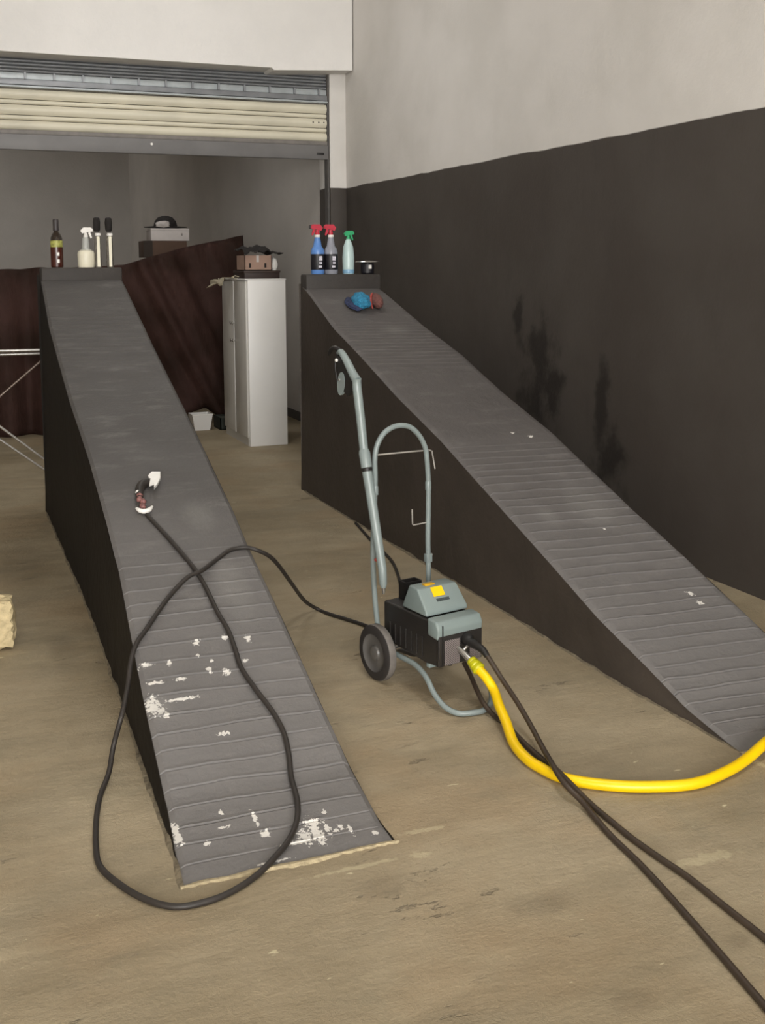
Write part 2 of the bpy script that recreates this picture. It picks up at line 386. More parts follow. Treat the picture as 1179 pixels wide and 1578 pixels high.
# ------------------------------------------------------------------ ramps
def interp(T, y):
    if y <= T[0][0]: return T[0][1]
    for (a, b), (c, d) in zip(T, T[1:]):
        if y <= c: return b+(d-b)*(y-a)/(c-a)
    return T[-1][1]
PL = [(2.70, 0), (2.82, .012), (3.09, .058), (3.4, .169), (3.77, .305), (4.3, .485), (4.5, .570), (5.24, .825), (6.3, 1.166), (7.3, 1.505), (7.5, 1.56)]
PR = [(2.78, 0), (2.83, .012), (3.07, .05), (3.3, .12), (3.6, .222), (3.97, .35), (4.3, .46), (4.64, .58), (5.03, .72), (5.62, .89), (6.13, 1.06), (6.7, 1.22), (7.28, 1.42), (7.5, 1.48)]
def amp(y, lower, top):
    a = 1.0 if y < lower else max(0, 1-(y-lower)/.5)
    if 5.85 < y < 6.85: a = max(a, .40*math.sin(math.pi*(y-5.85)/1.0))
    return a
def make_ramp(label, P, y0, xl, xr, bl, ztop, zbl, mat, pitch_g, lower, ystop, skew, side_mat):
    base = Vector(((interp(xl, 5)+interp(xr, 5))/2, 5.0, 0))
    root = empty('concrete_ramp', base, label, 'ramp', 'twin car wash ramps')
    NY = 1000; NX = 16
    ys = [y0+(7.49-y0)*i/NY for i in range(NY+1)]
    gy = []; y = y0+.085
    g = random.Random(3+int(y0*100))
    while y < 7.0:
        gy.append((y, g.uniform(.6, 1.15), g.uniform(0, 100), g.uniform(.0, .05), g.uniform(.0, .06)))
        y += pitch_g*g.uniform(.9, 1.1)*(1 if y < 4.6 else .85)
    import bisect
    gk = [q[0] for q in gy]
    rows = [(y0, 0, None)]
    for n_, q in enumerate(gy):
        for off, h in ((-.012, .0), (-.0042, .0012), (-.0030, -.0105), (.0012, -.0110), (.0034, .0040), (.0068, .0034), (.012, .0006), (.022, .0)):
            rows.append((q[0]+off, h, q))
        nx = gy[n_+1][0] if n_+1 < len(gy) else 7.3
        rows.append(((q[0]+nx)/2, 0, None))
    y = rows[-1][0]
    while y < 7.42: y += .04; rows.append((y, 0, None))
    rows.append((7.49, 0, None)); rows = [r for r in rows if r[0] <= 7.49]
    V = []; F = []; NX = 34; NY = len(rows)-1
    for yy, h0, q in rows:
        for j in range(NX+1):
            t = j/NX; xa, xb = interp(xl, yy), interp(xr, yy); x = xa+(xb-xa)*t; y = yy; h = 0
            if 0 < (yy-y0) < 4.7: y += skew*(x-base.x)*min(1, (yy-y0)/.08)
            if q:
                y += noise.noise(Vector((x*4, q[2], 0)))*.009+noise.noise(Vector((x*15, q[2], 5)))*.003
                e0 = max(0, min(1, (t-q[3])/.03+.2, (1-q[4]-t)/.03+.2))
                h = h0*q[1]*amp(yy, lower, 0)*e0*(.95+.7*noise.noise(Vector((x*9, q[2]+5, 0))))
            z = interp(P, y)
            z -= .010*max(0, 1-t/.03)**2+.010*max(0, 1-(1-t)/.03)**2
            h += .003*noise.noise(Vector((x*5, y*5, 1)))
            if z < .02: h *= .6
            V.append((x-base.x, y-base.y, max(z+h, .001)))
    for i in range(NY):
        for j in range(NX):
            a = i*(NX+1)+j; F.append((a, a+1, a+NX+2, a+NX+1))
    me = bpy.data.meshes.new('sloped_deck'); me.from_pydata(V, [], F)
    for p in me.polygons: p.use_smooth = True
    me.set_sharp_from_angle(angle=math.radians(28))
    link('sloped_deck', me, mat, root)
    # side and back walls, slightly battered, down to the floor
    V = []; F = []; NS = 120
    for side, X, B in ((0, xl, bl), (1, xr, None)):
        off = len(V); NZ = 4
        for i in range(NS+1):
            y = y0+(7.49-y0)*i/NS; xt = interp(X, y); xb_ = interp(B, y) if B else xt+.006
            zt_ = max(interp(P, y)-.008, .001)
            for q in range(NZ+1):
                f = q/NZ; wv = .004*noise.noise(Vector((y*2.2, f*2, side*9)))
                wv += (.006*noise.noise(Vector((y*9, 3, side))) if q == NZ else 0)
                V.append((xt+(xb_-xt)*f+wv*(1 if q else 0)-base.x, y-base.y, zt_*(1-f)))
        for i in range(NS):
            for q in range(NZ):
                a = off+i*(NZ+1)+q; F.append((a, a+1, a+NZ+2, a+NZ+1))
    xa, xb = interp(bl, 7.49), interp(xr, 7.49)
    o_ = len(V); V += [(xa-base.x, 2.49, 0), (xb-base.x, 2.49, 0), (xb-base.x, 2.49, interp(P, 7.49)), (xa-base.x, 2.49, interp(P, 7.49))]
    F.append((o_, o_+1, o_+2, o_+3))
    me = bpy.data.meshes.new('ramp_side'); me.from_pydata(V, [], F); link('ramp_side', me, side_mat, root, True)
    # wheel stop block at the top
    xa, xb = interp(xl, 7.49), interp(xr, 7.49)
    bm = bmesh.new(); box(bm, ((xa+xb)/2-base.x, ystop/2+7.495/2-base.y, (ztop+interp(P, 7.3)-.05)/2), (xb-xa+.004, 7.495-ystop, ztop-interp(P, 7.3)+.05), bev=.012)
    bm2('wheel_stop', bm, M_STOP, root, angle=40)
    # mortar smear along the toe and the foot of the sides
    for nm, pts in (('toe_mortar', [(interp(xl, y0)-.008+(interp(xr, y0)-interp(xl, y0)+.022)*i/160, y0, i) for i in range(161)]),
                    ('side_mortar', [(interp(bl, y0+(7.4-y0)*i/480), y0+(7.4-y0)*i/480, i) for i in range(481)])):
        V = []; F = []; toe = nm == 'toe_mortar'; sgn = -1 if pts[-1][0] < base.x else 1
        gg = random.Random(len(V)+int(y0*10)+(5 if sgn > 0 else 0))
        for x, y, i in pts:
            wv = .005+.016*abs(noise.noise(Vector((x*5+3, y*5, 2))))+.006*abs(noise.noise(Vector((x*21+3, y*21, 2))))
            hh = .002+.007*abs(noise.noise(Vector((x*9, y*9, 7))))
            if toe:
                wv = .002+.030*max(0, noise.noise(Vector((x*6, 3, y0)))+.12)+.010*abs(noise.noise(Vector((x*30, 5, y0))))
                ff = .004+.012*abs(noise.noise(Vector((x*13, 9, y0))))
                V += [(x-base.x, y+ff-base.y, .0035+hh*.3), (x-base.x, y-wv*.4-base.y, .0045+hh*.4), (x-base.x, y-wv-base.y, .0)]
            else:
                V += [(x-sgn*.004-base.x, y-base.y, hh*1.6), (x+sgn*wv*.5-base.x, y-base.y, hh), (x+sgn*wv-base.x, y-base.y, .0)]
        for i in range(len(pts)-1):
            for q in (0, 1): a = i*3+q; F.append((a, a+1, a+4, a+3))
        me = bpy.data.meshes.new(nm); me.from_pydata(V, [], F); link(nm, me, M_MORTAR if toe else M_SMORT, root)
    return root
M_STOP = simple('wheel_stop_paint', '#3b3734', .6, var=.1, scale=5, bump=.003, bscale=30, spec=.3)
M_SMORT = simple('dusty_mortar', '#6f6552', .9, var=.3, scale=30, bump=.006, bscale=60)
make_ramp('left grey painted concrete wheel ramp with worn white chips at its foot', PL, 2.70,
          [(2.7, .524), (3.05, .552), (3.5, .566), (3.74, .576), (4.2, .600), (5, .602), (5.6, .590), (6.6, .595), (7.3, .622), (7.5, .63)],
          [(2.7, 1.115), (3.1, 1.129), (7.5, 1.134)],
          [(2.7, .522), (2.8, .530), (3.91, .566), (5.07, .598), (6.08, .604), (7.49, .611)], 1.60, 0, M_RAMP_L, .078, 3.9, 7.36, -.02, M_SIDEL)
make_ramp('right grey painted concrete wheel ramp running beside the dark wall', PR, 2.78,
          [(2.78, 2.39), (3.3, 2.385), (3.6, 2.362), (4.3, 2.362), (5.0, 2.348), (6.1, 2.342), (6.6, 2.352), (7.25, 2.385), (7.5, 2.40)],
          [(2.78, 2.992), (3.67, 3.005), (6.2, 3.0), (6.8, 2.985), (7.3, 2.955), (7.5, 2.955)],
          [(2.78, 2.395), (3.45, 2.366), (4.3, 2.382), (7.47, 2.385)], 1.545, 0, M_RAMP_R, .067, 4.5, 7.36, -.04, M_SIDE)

# ------------------------------------------------------------------ pressure washer
OX, OY = 1.509, 3.839
AX = Vector((.97865, .20563, 0)); FX = Vector((.20563, -.97865, 0))
wang = math.atan2(AX.y, AX.x)      # local x = lateral, local -y = forward
def L(u, v, z): return (u, -v, z)
pw = empty('pressure_washer', (OX, OY, 0), 'grey and black wheeled pressure washer with tall looped handle', 'pressure washer', rot=(0, 0, wang))
def wheel(u0, u1, out):
    c = L(0, -.01, .11)
    prof = [(.075, 0), (.098, .0), (.108, .006), (.110, .012), (.110, .030), (.107, .036), (.096, .040), (.07, .040)]
    t = latheo('wheel', prof, (u0 if out > 0 else u1, .01, .11), M_TYRE, pw, 40, (out, 0, 0), False)
    latheo('tyre_wall', [(.074, -.001), (.098, -.0012), (.1075, .005), (.1085, .010)], ((u0 if out > 0 else u1), .01, .11), simple('dark_tyre_wall', '#2b2725', .7), t, 40, (out, 0, 0), False)
    latheo('wheel_disc', [(.0, .0), (.018, .0), (.026, .002), (.030, .009), (.055, .012), (.068, .008), (.076, .000), (.077, .03)], ((u0 if out > 0 else u1), .01, .11), M_HUB, t, 32, (out, 0, 0))
wheel(0.0, .04, 1); wheel(.272, .312, -1)
tubeo('axle', [L(.03, -.01, .11), L(.285, -.01, .11)], .008, M_STEEL, pw)
# casing, lower half
def casing(name, prof, u0, u1, mat, bev, parent=pw):
    bm = bmesh.new(); poly_prism(bm, [L(u0, v, z) for v, z in prof], (u1-u0, 0, 0))
    bmesh.ops.bevel(bm, geom=bm.edges[:], offset=bev, segments=3, affect='EDGES', profile=.5, clamp_overlap=True)
    return bm2(name, bm, mat, parent, angle=35)
cs = casing('casing', [(-.025, .15), (.26, .142), (.322, .142), (.332, .165), (.332, .300), (.29, .308), (-.025, .308)], .058, .254, M_BODYB, .010)
for q in range(7):
    v0 = .02+q*.035
    boxo('casing_rib', (.0545, -(v0+.006), .160), (.060, -v0, .235), M_BODYB, cs, .001, 1)
casing('front_cowl', [(.272, .252), (.336, .245), (.340, .285), (.325, .312), (.272, .318)], .052, .260, M_HOOD, .008)
casing('front_frame', [(.325, .145), (.338, .145), (.338, .262), (.325, .262)], .056, .258, M_BODYB, .004)
boxo('cowl_gap', (.0705, -.3415, .150), (.0755, -.3385, .300), M_BLACKP, pw, .0008, 1)
M_GBARS = simple('grille_bars', '#8a807d', .5)
def grille(u0, u1, z0, z1):
    g = boxo('grille', (u0, -.3415, z0), (u1, -.336, z1), simple('dark_grille', '#2e2927', .6), pw, .002)
    bm = bmesh.new(); st = .0085
    for sg in (1, -1):
        n = int((u1-u0+z1-z0)/st)
        for i in range(1, n):
            c = i*st
            if sg > 0: a = (u0+max(0, c-(z1-z0)), z0+min(c, z1-z0)); b = (u0+min(c, u1-u0), z0+max(0, c-(u1-u0)))
            else: a = (u1-max(0, c-(z1-z0)), z0+min(c, z1-z0)); b = (u1-min(c, u1-u0), z0+max(0, c-(u1-u0)))
            tube(bm, [(a[0], -.3422, a[1]), (b[0], -.3422, b[1])], .0011, 4)
    bm2('grille_mesh', bm, M_GBARS, g)
grille(.080, .150, .150, .243); grille(.196, .248, .150, .200)
# hood wedge
bm = bmesh.new()
lo_ = [L(.060, .258, .312), L(.254, .258, .312), L(.250, .090, .312), L(.064, .090, .312)]
hi_ = [L(.062, .195, .402), L(.246, .195, .402), L(.242, .130, .404), L(.072, .130, .404)]
va = [bm.verts.new(p) for p in lo_]; vb = [bm.verts.new(p) for p in hi_]
vm_ = [bm.verts.new(L(.060, .255, .330)), bm.verts.new(L(.254, .255, .330))]
bm.faces.new(va[::-1]); bm.faces.new(vb)
bm.faces.new((va[0], va[1], vm_[1], vm_[0])); bm.faces.new((vm_[0], vm_[1], vb[1], vb[0]))
bm.faces.new((va[1], va[2], vb[2], vb[1], vm_[1])); bm.faces.new((va[2], va[3], vb[3], vb[2])); bm.faces.new((va[3], va[0], vm_[0], vb[0], vb[3]))
bmesh.ops.bevel(bm, geom=bm.edges[:], offset=.007, segments=3, affect='EDGES', profile=.5, clamp_overlap=True)
hd = bm2('hood', bm, M_HOOD, pw, angle=35)
n_ = (Vector(L(.1, .255, .330))-Vector(L(.1, .195, .402))).normalized(); nn = Vector((0, n_.z, -n_.y)); nn = nn if nn.z > 0 else -nn
def onhood(t, u, lift=.001):
    a = Vector(L(0, .195, .402)); b = Vector(L(0, .255, .330)); p = a+(b-a)*t; p.x = u; return p+nn*lift
def plate(name, u0, u1, t0, t1, mat, th, parent):
    bm = bmesh.new(); poly_prism(bm, [onhood(t0, u0), onhood(t0, u1), onhood(t1, u1), onhood(t1, u0)], nn*th)
    return bm2(name, bm, mat, parent)
lb = plate('yellow_badge', .120, .172, .03, .44, simple('badge_yellow', '#f0c400', .4, var=.02), .002, pw); lb['label'] = 'plain yellow rectangular badge'
plate('badge_text_strip', .126, .184, .54, .66, simple('badge_dark_strip', '#3d4444', .5, var=.3, scale=400), .0012, pw)
boxo('yellow_top_switch', (.112, -.178, .402), (.158, -.155, .408), simple('switch_yellow', '#c99a10', .4), pw, .002)
# black pocket behind the hood
bm = bmesh.new()
for c, s in (((.160, -.035, .342), (.075, .004, .075)), ((.160, .010, .342), (.075, .004, .075)), ((.124, -.012, .342), (.004, .045, .075)), ((.196, -.012, .342), (.004, .045, .075))): box(bm, c, s)
bm2('nozzle_pocket', bm, M_BLACKP, pw)
# loop handle
loop = [L(.052, -.04, .12), L(.030, -.04, .30), L(.021, -.04, .477), L(.026, -.04, .63), L(.033, -.04, .782), L(.032, -.04, .865), L(.045, -.04, .920), L(.075, -.04, .960),
        L(.115, -.04, .980), L(.155, -.04, .984), L(.200, -.04, .973), L(.239, -.04, .940), L(.265, -.04, .90), L(.277, -.04, .86), L(.286, -.04, .753), L(.286, -.04, .648), L(.284, -.04, .517), L(.286, -.04, .348), L(.275, -.04, .14)]
tubeo('loop_handle', loop, .0105, M_TUBE, pw, 14, 6)
for u, z_ in ((.033, .755), (.286, .745)):
    tubeo('crimp_joint', [L(u, -.04, z_-.03), L(u, -.04, z_), L(u, -.04, z_+.005)], [.0125, .0125, .011], M_TUBE, pw, 14)
tubeo('handle_hook', [L(.048, -.052, .793), L(.040, -.052, .872), L(.052, -.052, .877), L(.300, -.052, .872), L(.313, -.052, .866), L(.328, -.052, .793)], .0032, M_WIRE, pw, 8)
tubeo('cable_hook', [L(.207, -.04, .645), L(.209, -.04, .585), L(.213, -.04, .581), L(.280, -.04, .583)], .003, M_WIRE, pw, 8)
latheo('clamp_bolt', [(.006, 0), (.006, .012), (.003, .014)], L(.292, -.04, .448), M_STEEL, pw, 10, (1, 0, 0))
boxo('clamp_plate', (.272, .030, .42), (.300, .052, .455), M_TUBE, pw, .003)
latheo('clamp_bolt', [(.006, 0), (.006, .012), (.003, .014)], (.02, .022, .475), M_SPRE, pw, 10, (0, -1, 0))
# base frame and foot loop
tubeo('foot_loop', [L(.07, -.02, .11), L(.058, .10, .115), L(.052, .20, .115), L(.042, .28, .095), L(.034, .34, .055), L(.038, .40, .024), L(.060, .448, .012), L(.105, .474, .012), L(.155, .480, .013),
                    L(.200, .462, .028), L(.232, .42, .055), L(.248, .36, .085), L(.252, .26, .115), L(.248, .10, .115), L(.246, -.02, .11)], .0105, M_TUBE, pw, 14, 6)
boxo('frame_bracket', (.060, -.275, .124), (.120, -.255, .142), M_HOOD, pw, .003)
boxo('frame_bracket', (.18, -.15, .124), (.25, -.12, .144), M_HOOD, pw, .003)
latheo('rubber_foot', [(.012, 0), (.014, .012), (.014, .018)], L(.14, .29, .126), M_BLACKP, pw, 12)
# connectors on the front
latheo('black_connector', [(.020, -.005), (.024, .0), (.024, .016), (.020, .028), (.014, .034)], L(.180, .340, .232), M_BLACKP, pw, 20, (0, -1, 0))
tubeo('water_inlet', [L(.142, .335, .208), L(.146, .372, .192), L(.152, .398, .176)], [.009, .012, .013], M_STEEL, pw, 14)
latheo('inlet_knob', [(.004, 0), (.006, .006), (.005, .020), (.008, .022), (.006, .028)], L(.150, .360, .200), M_STEEL, pw, 10, (.8, -.1, .6))
# spray gun standing in the washer's holder
gun = empty('spray_gun', (OX, OY, 0), 'grey trigger spray gun with long lance leaning upright on the washer', 'spray gun', rot=(0, 0, wang))
GU = -.014
def G(v, z): return L(GU, v, z)
tubeo('lance', [G(-.024, .825), G(.026, .648), G(.077, .468), G(.083, .41), G(.085, .395)], [.0195, .0185, .0165, .015, .009], M_TUBE, gun, 16)
tubeo('nozzle', [G(.085, .40), G(.085, .372)], [.007, .005], M_STEEL, gun, 10)
tubeo('lance_collar', [G(-.047, .905), G(-.042, .893), G(-.027, .838)], [.018, .0225, .0215], M_TUBE, gun, 16)
tubeo('collar_ring', [G(-.026, .836), G(-.023, .824)], .0205, M_BLACKP, gun, 16)
tubeo('gun_barrel', [G(-.088, 1.175), G(-.091, 1.142), G(-.069, 1.034), G(-.045, .90)], [.0165, .018, .0175, .017], M_TUBE, gun, 16, 3)
tubeo('gun_body', [G(-.228, 1.262), G(-.205, 1.268), G(-.165, 1.237), G(-.118, 1.188), G(-.090, 1.165)], [.007, .013, .015, .017, .0185], M_TUBE, gun, 16, 3)
tubeo('grip_tip', [G(-.300, 1.250), G(-.279, 1.272), G(-.249, 1.282), G(-.215, 1.272)], [.004, .009, .009, .010], M_BLACKP, gun, 12, 3)
bm = bmesh.new()
poly_prism(bm, [L(GU-.006, v, z_) for v, z_ in ((-.235, 1.262), (-.160, 1.225), (-.105, 1.165), (-.115, 1.12), (-.150, 1.10), (-.185, 1.12), (-.225, 1.19))], (.012, 0, 0))
bm2('trigger_housing', bm, M_BLACKP, gun)
tubeo('trigger_lever', [G(-.250, 1.232), G(-.246, 1.19), G(-.232, 1.15), G(-.205, 1.115)], [.003, .005, .005, .004], M_BLACKP, gun, 8, 2)
bm = bmesh.new(); P_ = []
for i in range(25):
    a = 2*math.pi*i/24; P_.append(L(GU-.008, -.196+.024*math.cos(a)+.012*math.sin(a), 1.145+.045*math.sin(a)-.010*math.cos(a)))
poly_prism(bm, P_[:-1], (.010, 0, 0)); bm2('trigger_guard', bm, M_TUBE, gun, angle=60)
latheo('gun_screw', [(.007, 0), (.007, .006), (.004, .008)], L(GU-.006, -.225, 1.235), M_WPL, gun, 10, (-1, 0, 0))
latheo('guard_screw', [(.006, 0), (.005, .005)], L(GU-.010, -.202, 1.160), M_STEEL, gun, 10, (-1, 0, 0))

# ------------------------------------------------------------------ hoses and cables (world coordinates)
def cable(name, P, r, mat, label, cat, seg=10, sm=6):
    o = tubeo(name, P, r, mat, None, seg, sm); return tag(o, label, cat)
YH = [(1.752, 3.468, 0.162), (1.758, 3.444, 0.150), (1.772, 3.405, 0.124), (1.782, 3.372, 0.092), (1.764, 3.30, 0.068), (1.742, 3.205, 0.045), (1.712, 3.10, 0.024), (1.698, 3.00, 0.019), (1.704, 2.919, 0.019), (1.737, 2.819, 0.019), (1.825, 2.736, 0.019), (1.945, 2.672, 0.019), (2.086, 2.636, 0.019), (2.229, 2.662, 0.020), (2.347, 2.705, 0.024), (2.457, 2.752, 0.036), (2.60, 2.815, 0.040), (2.80, 2.88, 0.044)]
yh = empty('garden_hose', (1.75, 2.9, 0), 'bright yellow water hose curving from the washer across the floor', 'hose')
def rel(P, o): return [Vector(p)-o.location for p in P]
tubeo('hose_tube', rel(YH, yh), .0175, M_YEL, yh, 16, 6)
d0 = (Vector(YH[1])-Vector(YH[0])).normalized(); c0 = Vector(YH[0])-yh.location-d0*.022
latheo('hose_coupling', [(.013, 0), (.019, .004), (.020, .012), (.017, .015), (.021, .019), (.023, .032), (.020, .036), (.024, .040), (.025, .050), (.019, .056)], c0, M_YELD, yh, 24, d0)
HA = [(1.750, 3.497, 0.232), (1.757, 3.478, 0.232), (1.770, 3.436, 0.222), (1.784, 3.395, 0.187), (1.800, 3.345, 0.140), (1.800, 3.235, 0.098), (1.793, 3.135, 0.062), (1.755, 2.985, 0.048), (1.712, 2.85, 0.056), (1.688, 2.745, 0.050), (1.705, 2.66, 0.020), (1.686, 2.498, 0.0095), (1.672, 2.317, 0.0095), (1.648, 2.136, 0.0095), (1.617, 1.933, 0.0095), (1.587, 1.75, 0.0095), (1.564, 1.59, 0.0095)]
ha = empty('high_pressure_hose', (1.68, 2.5, 0), 'dark hose from the washer front connector, lower of two lines at bottom right', 'hose')
tubeo('hose_tube', rel(HA, ha), .009, M_HOSEB, ha, 12, 6)
tubeo('strain_relief', rel([HA[0], HA[1], HA[2], (1.776, 3.416, .205)], ha), [.017, .0165, .013, .0105], M_BLACKP, ha, 14, 2)
HB = [(1.776, 3.602, 0.118), (1.778, 3.551, 0.085), (1.756, 3.418, 0.045), (1.766, 3.347, 0.0145), (1.774, 3.255, 0.0095), (1.759, 3.124, 0.0095), (1.750, 2.998, 0.012), (1.733, 2.87, 0.030), (1.724, 2.77, 0.030), (1.733, 2.658, 0.0095), (1.731, 2.559, 0.0095), (1.731, 2.445, 0.0095), (1.739, 2.339, 0.0095), (1.751, 2.227, 0.0095), (1.752, 2.089, 0.0095), (1.754, 1.941, 0.0095), (1.751, 1.789, 0.0095)]
cable('power_cable', HB, .009, M_HOSEB, 'dark cable from under the washer, upper of two lines at bottom right', 'cable', 12)
HC = [(2.362, 6.321, 0.008), (2.337, 6.164, 0.008), (2.283, 5.824, 0.008), (2.259, 5.612, 0.008), (2.215, 5.348, 0.008), (2.09, 4.95, 0.008), (1.9, 4.4, .008), (1.76, 4.05, .05), (1.70, 3.86, .16)]
cable('supply_cable', HC, .008, M_CABLE, 'thin dark cable along the right ramp foot behind the washer', 'cable', 8, 4)

CORD = [(0.765, 4.513, 0.585), (0.826, 4.34, 0.512), (0.874, 4.157, 0.447), (0.891, 4.015, 0.404), (0.899, 3.855, 0.350), (0.911, 3.741, 0.311), (0.91, 3.638, 0.272), (0.907, 3.55, 0.240), (0.928, 3.44, 0.199), (0.953, 3.338, 0.161), (0.962, 3.245, 0.127), (0.95, 3.151, 0.095), (0.928, 3.056, 0.068), (0.912, 2.948, 0.050), (0.886, 2.866, 0.036), (0.841, 2.789, 0.026), (0.781, 2.727, 0.017), (0.71, 2.667, 0.010), (0.628, 2.619, 0.0085), (0.557, 2.601, 0.0085), (0.485, 2.609, 0.0085), (0.423, 2.669, 0.0085), (0.372, 2.763, 0.0085), (0.336, 2.875, 0.0085), (0.342, 2.997, 0.0085), (0.363, 3.145, 0.0085), (0.393, 3.283, 0.0085), (0.433, 3.382, 0.03), (0.459, 3.455, 0.08), (0.490, 3.46, 0.181), (0.530, 3.589, 0.220), (0.556, 3.675, 0.274), (0.586, 3.734, 0.312), (0.631, 3.802, 0.334), (0.701, 3.907, 0.370), (0.764, 3.99, 0.400), (0.837, 4.05, 0.436), (0.895, 4.08, 0.445), (0.962, 4.165, 0.452), (0.999, 4.20, 0.461), (1.037, 4.232, 0.471), (1.076, 4.244, 0.475), (1.112, 4.240, 0.476), (1.150, 4.222, 0.466), (1.208, 4.239, 0.430), (1.274, 4.327, 0.36), (1.386, 4.51, 0.22), (1.50, 4.69, 0.08), (1.585, 4.755, 0.010), (1.616, 4.66, 0.009), (1.669, 4.546, 0.009), (1.717, 4.40, 0.009), (1.72, 4.15, 0.009), (1.73, 3.95, .04), (1.70, 3.87, .13)]
ec = empty('extension_cord', (.8, 4.5, 0), 'black extension cord looped over the left ramp and onto the floor', 'cord')
tubeo('cord_cable', rel(CORD, ec), .0085, M_CABLE, ec, 10, 6)
PLG = [(0.765, 4.517, 0.587), (0.757, 4.57, 0.616), (0.757, 4.62, 0.633), (0.767, 4.684, 0.655), (0.785, 4.724, 0.668), (0.81, 4.74, 0.674), (0.830, 4.75, 0.676)]
tubeo('socket_body', rel(PLG[2:], ec), [.014, .019, .021, .019, .015], M_CABLE, ec, 12, 3)
bm = bmesh.new()
for i, (x, y, z_) in enumerate(((.757, 4.556, .612), (.764, 4.585, .626), (.752, 4.60, .634), (.758, 4.63, .642))):
    lathe(bm, [(.004, -.014), (.012, -.009), (.013, .006), (.005, .014)], Vector((x, y, z_))-ec.location, 8, (rnd.uniform(-1, 1), 1, .4))
bm2('wire_splice', bm, simple('taped_splice', '#7d5450', .6, var=.45, scale=120), ec, angle=60)
bm = bmesh.new(); tube(bm, rel([(.730, 4.552, .607), (.742, 4.532, .600), (.760, 4.524, .597), (.780, 4.532, .600), (.796, 4.552, .608)], ec), [.005, .010, .011, .010, .005], 8, 3); bm2('white_tape', bm, M_WPL, ec, angle=60)
bm = bmesh.new(); lathe(bm, [(.005, -.012), (.012, 0), (.005, .012)], Vector((.755, 4.655, .652))-ec.location, 8, (0, 1, .4)); bm2('white_tape', bm, M_WPL, ec, angle=60)
bm = bmesh.new()
poly_prism(bm, [Vector(p)-ec.location for p in ((.812, 4.70, .664), (.822, 4.735, .675), (.820, 4.775, .688), (.842, 4.805, .698), (.878, 4.80, .696), (.868, 4.745, .680), (.846, 4.70, .664), (.826, 4.668, .654), (.834, 4.71, .668))], (0, -.004, .012))
bm2('white_tape', bm, M_WPL, ec)

# ------------------------------------------------------------------ bottles
def spray_head(root, x, y, z, s, mat, d=-1, name='trigger_head'):
    bm = bmesh.new()
    lathe(bm, [(.011*s, 0), (.012*s, .012*s), (.010*s, .014*s), (.009*s, .026*s)], (x, y, z), 14)
    poly_prism(bm, [(x-d*.018*s, y-.008*s, z+.022*s), (x-d*.026*s, y-.008*s, z+.036*s), (x-d*.012*s, y-.008*s, z+.052*s), (x+d*.026*s, y-.008*s, z+.052*s), (x+d*.034*s, y-.008*s, z+.044*s), (x+d*.034*s, y-.008*s, z+.032*s), (x+d*.006*s, y-.008*s, z+.028*s)], (0, .016*s, 0))
    poly_prism(bm, [(x+d*.012*s, y-.004*s, z+.034*s), (x+d*.022*s, y-.004*s, z+.032*s), (x+d*.030*s, y-.004*s, z+.002*s), (x+d*.024*s, y-.004*s, z-.002*s), (x+d*.014*s, y-.004*s, z+.018*s)], (0, .008*s, 0))
    return bm2(name, bm, mat, root)
YT = 7.425
ZL = 1.601; ZR = 1.546
# amber bottle
b = empty('spray_bottle', (.735, YT, ZL), 'dark amber bottle with red-brown liquid, leftmost on the left ramp', 'bottle')
latheo('bottle_body', [(.034, 0), (.037, .01), (.038, .15), (.036, .19), (.026, .215), (.016, .225), (.014, .235)], (0, 0, 0), M_AMBGL, b)
latheo('liquid_band', [(.0378, .004), (.0385, .012), (.0388, .125), (.0388, .13)], (0, 0, 0), M_AMBER, b)
latheo('paper_label', [(.0386, .131), (.0389, .132), (.0386, .172), (.038, .173)], (0, 0, 0), M_OLIVE, b)
for z_ in (.03, .075): boxo('label_mark', (-.004, -.0405, z_), (.012, -.038, z_+.022), M_WPL, b)
latheo('cap', [(.014, .232), (.019, .238), (.018, .27), (.019, .30), (.016, .308)], (0, 0, 0), simple('dark_grey_cap', '#3b3535', .5), b)
# white sprayer
b = empty('spray_bottle', (.918, YT, ZL), 'wide milky white spray bottle with white trigger on the left ramp', 'bottle')
latheo('bottle_body', [(.050, 0), (.054, .008), (.055, .09), (.050, .104), (.035, .112)], (0, 0, 0), M_LIQW, b)
latheo('bottle_neck', [(.040, .106), (.026, .122), (.022, .18), (.017, .195)], (0, 0, 0), M_HAZE, b)
spray_head(b, .002, 0, .19, 1.3, M_WPL, 1)
for x, lab in ((.994, 'narrow clear bottle with a white stripe and black cap, nearer the white sprayer'), (1.070, 'narrow clear bottle with black cap at the right end of the left ramp')):
    b = empty('slim_bottle', (x, YT, ZL), lab, 'bottle', 'slim capped bottles on the left ramp')
    latheo('bottle_body', [(.020, 0), (.022, .006), (.022, .185), (.014, .205), (.013, .22)], (0, 0, 0), simple('clear_slim_glass', '#6f6a62', .2, var=.25, scale=40), b)
    boxo('white_stripe', (-.008, -.0245, .004), (.010, -.021, .200), M_LIQW, b)
    latheo('white_collar', [(.016, .203), (.019, .205), (.019, .218), (.016, .222)], (.003, 0, 0), M_WPL, b)
    latheo('cap', [(.016, .232), (.022, .245), (.024, .29), (.020, .318), (.012, .323)], (-.003, 0, 0), M_BLKCL, b)
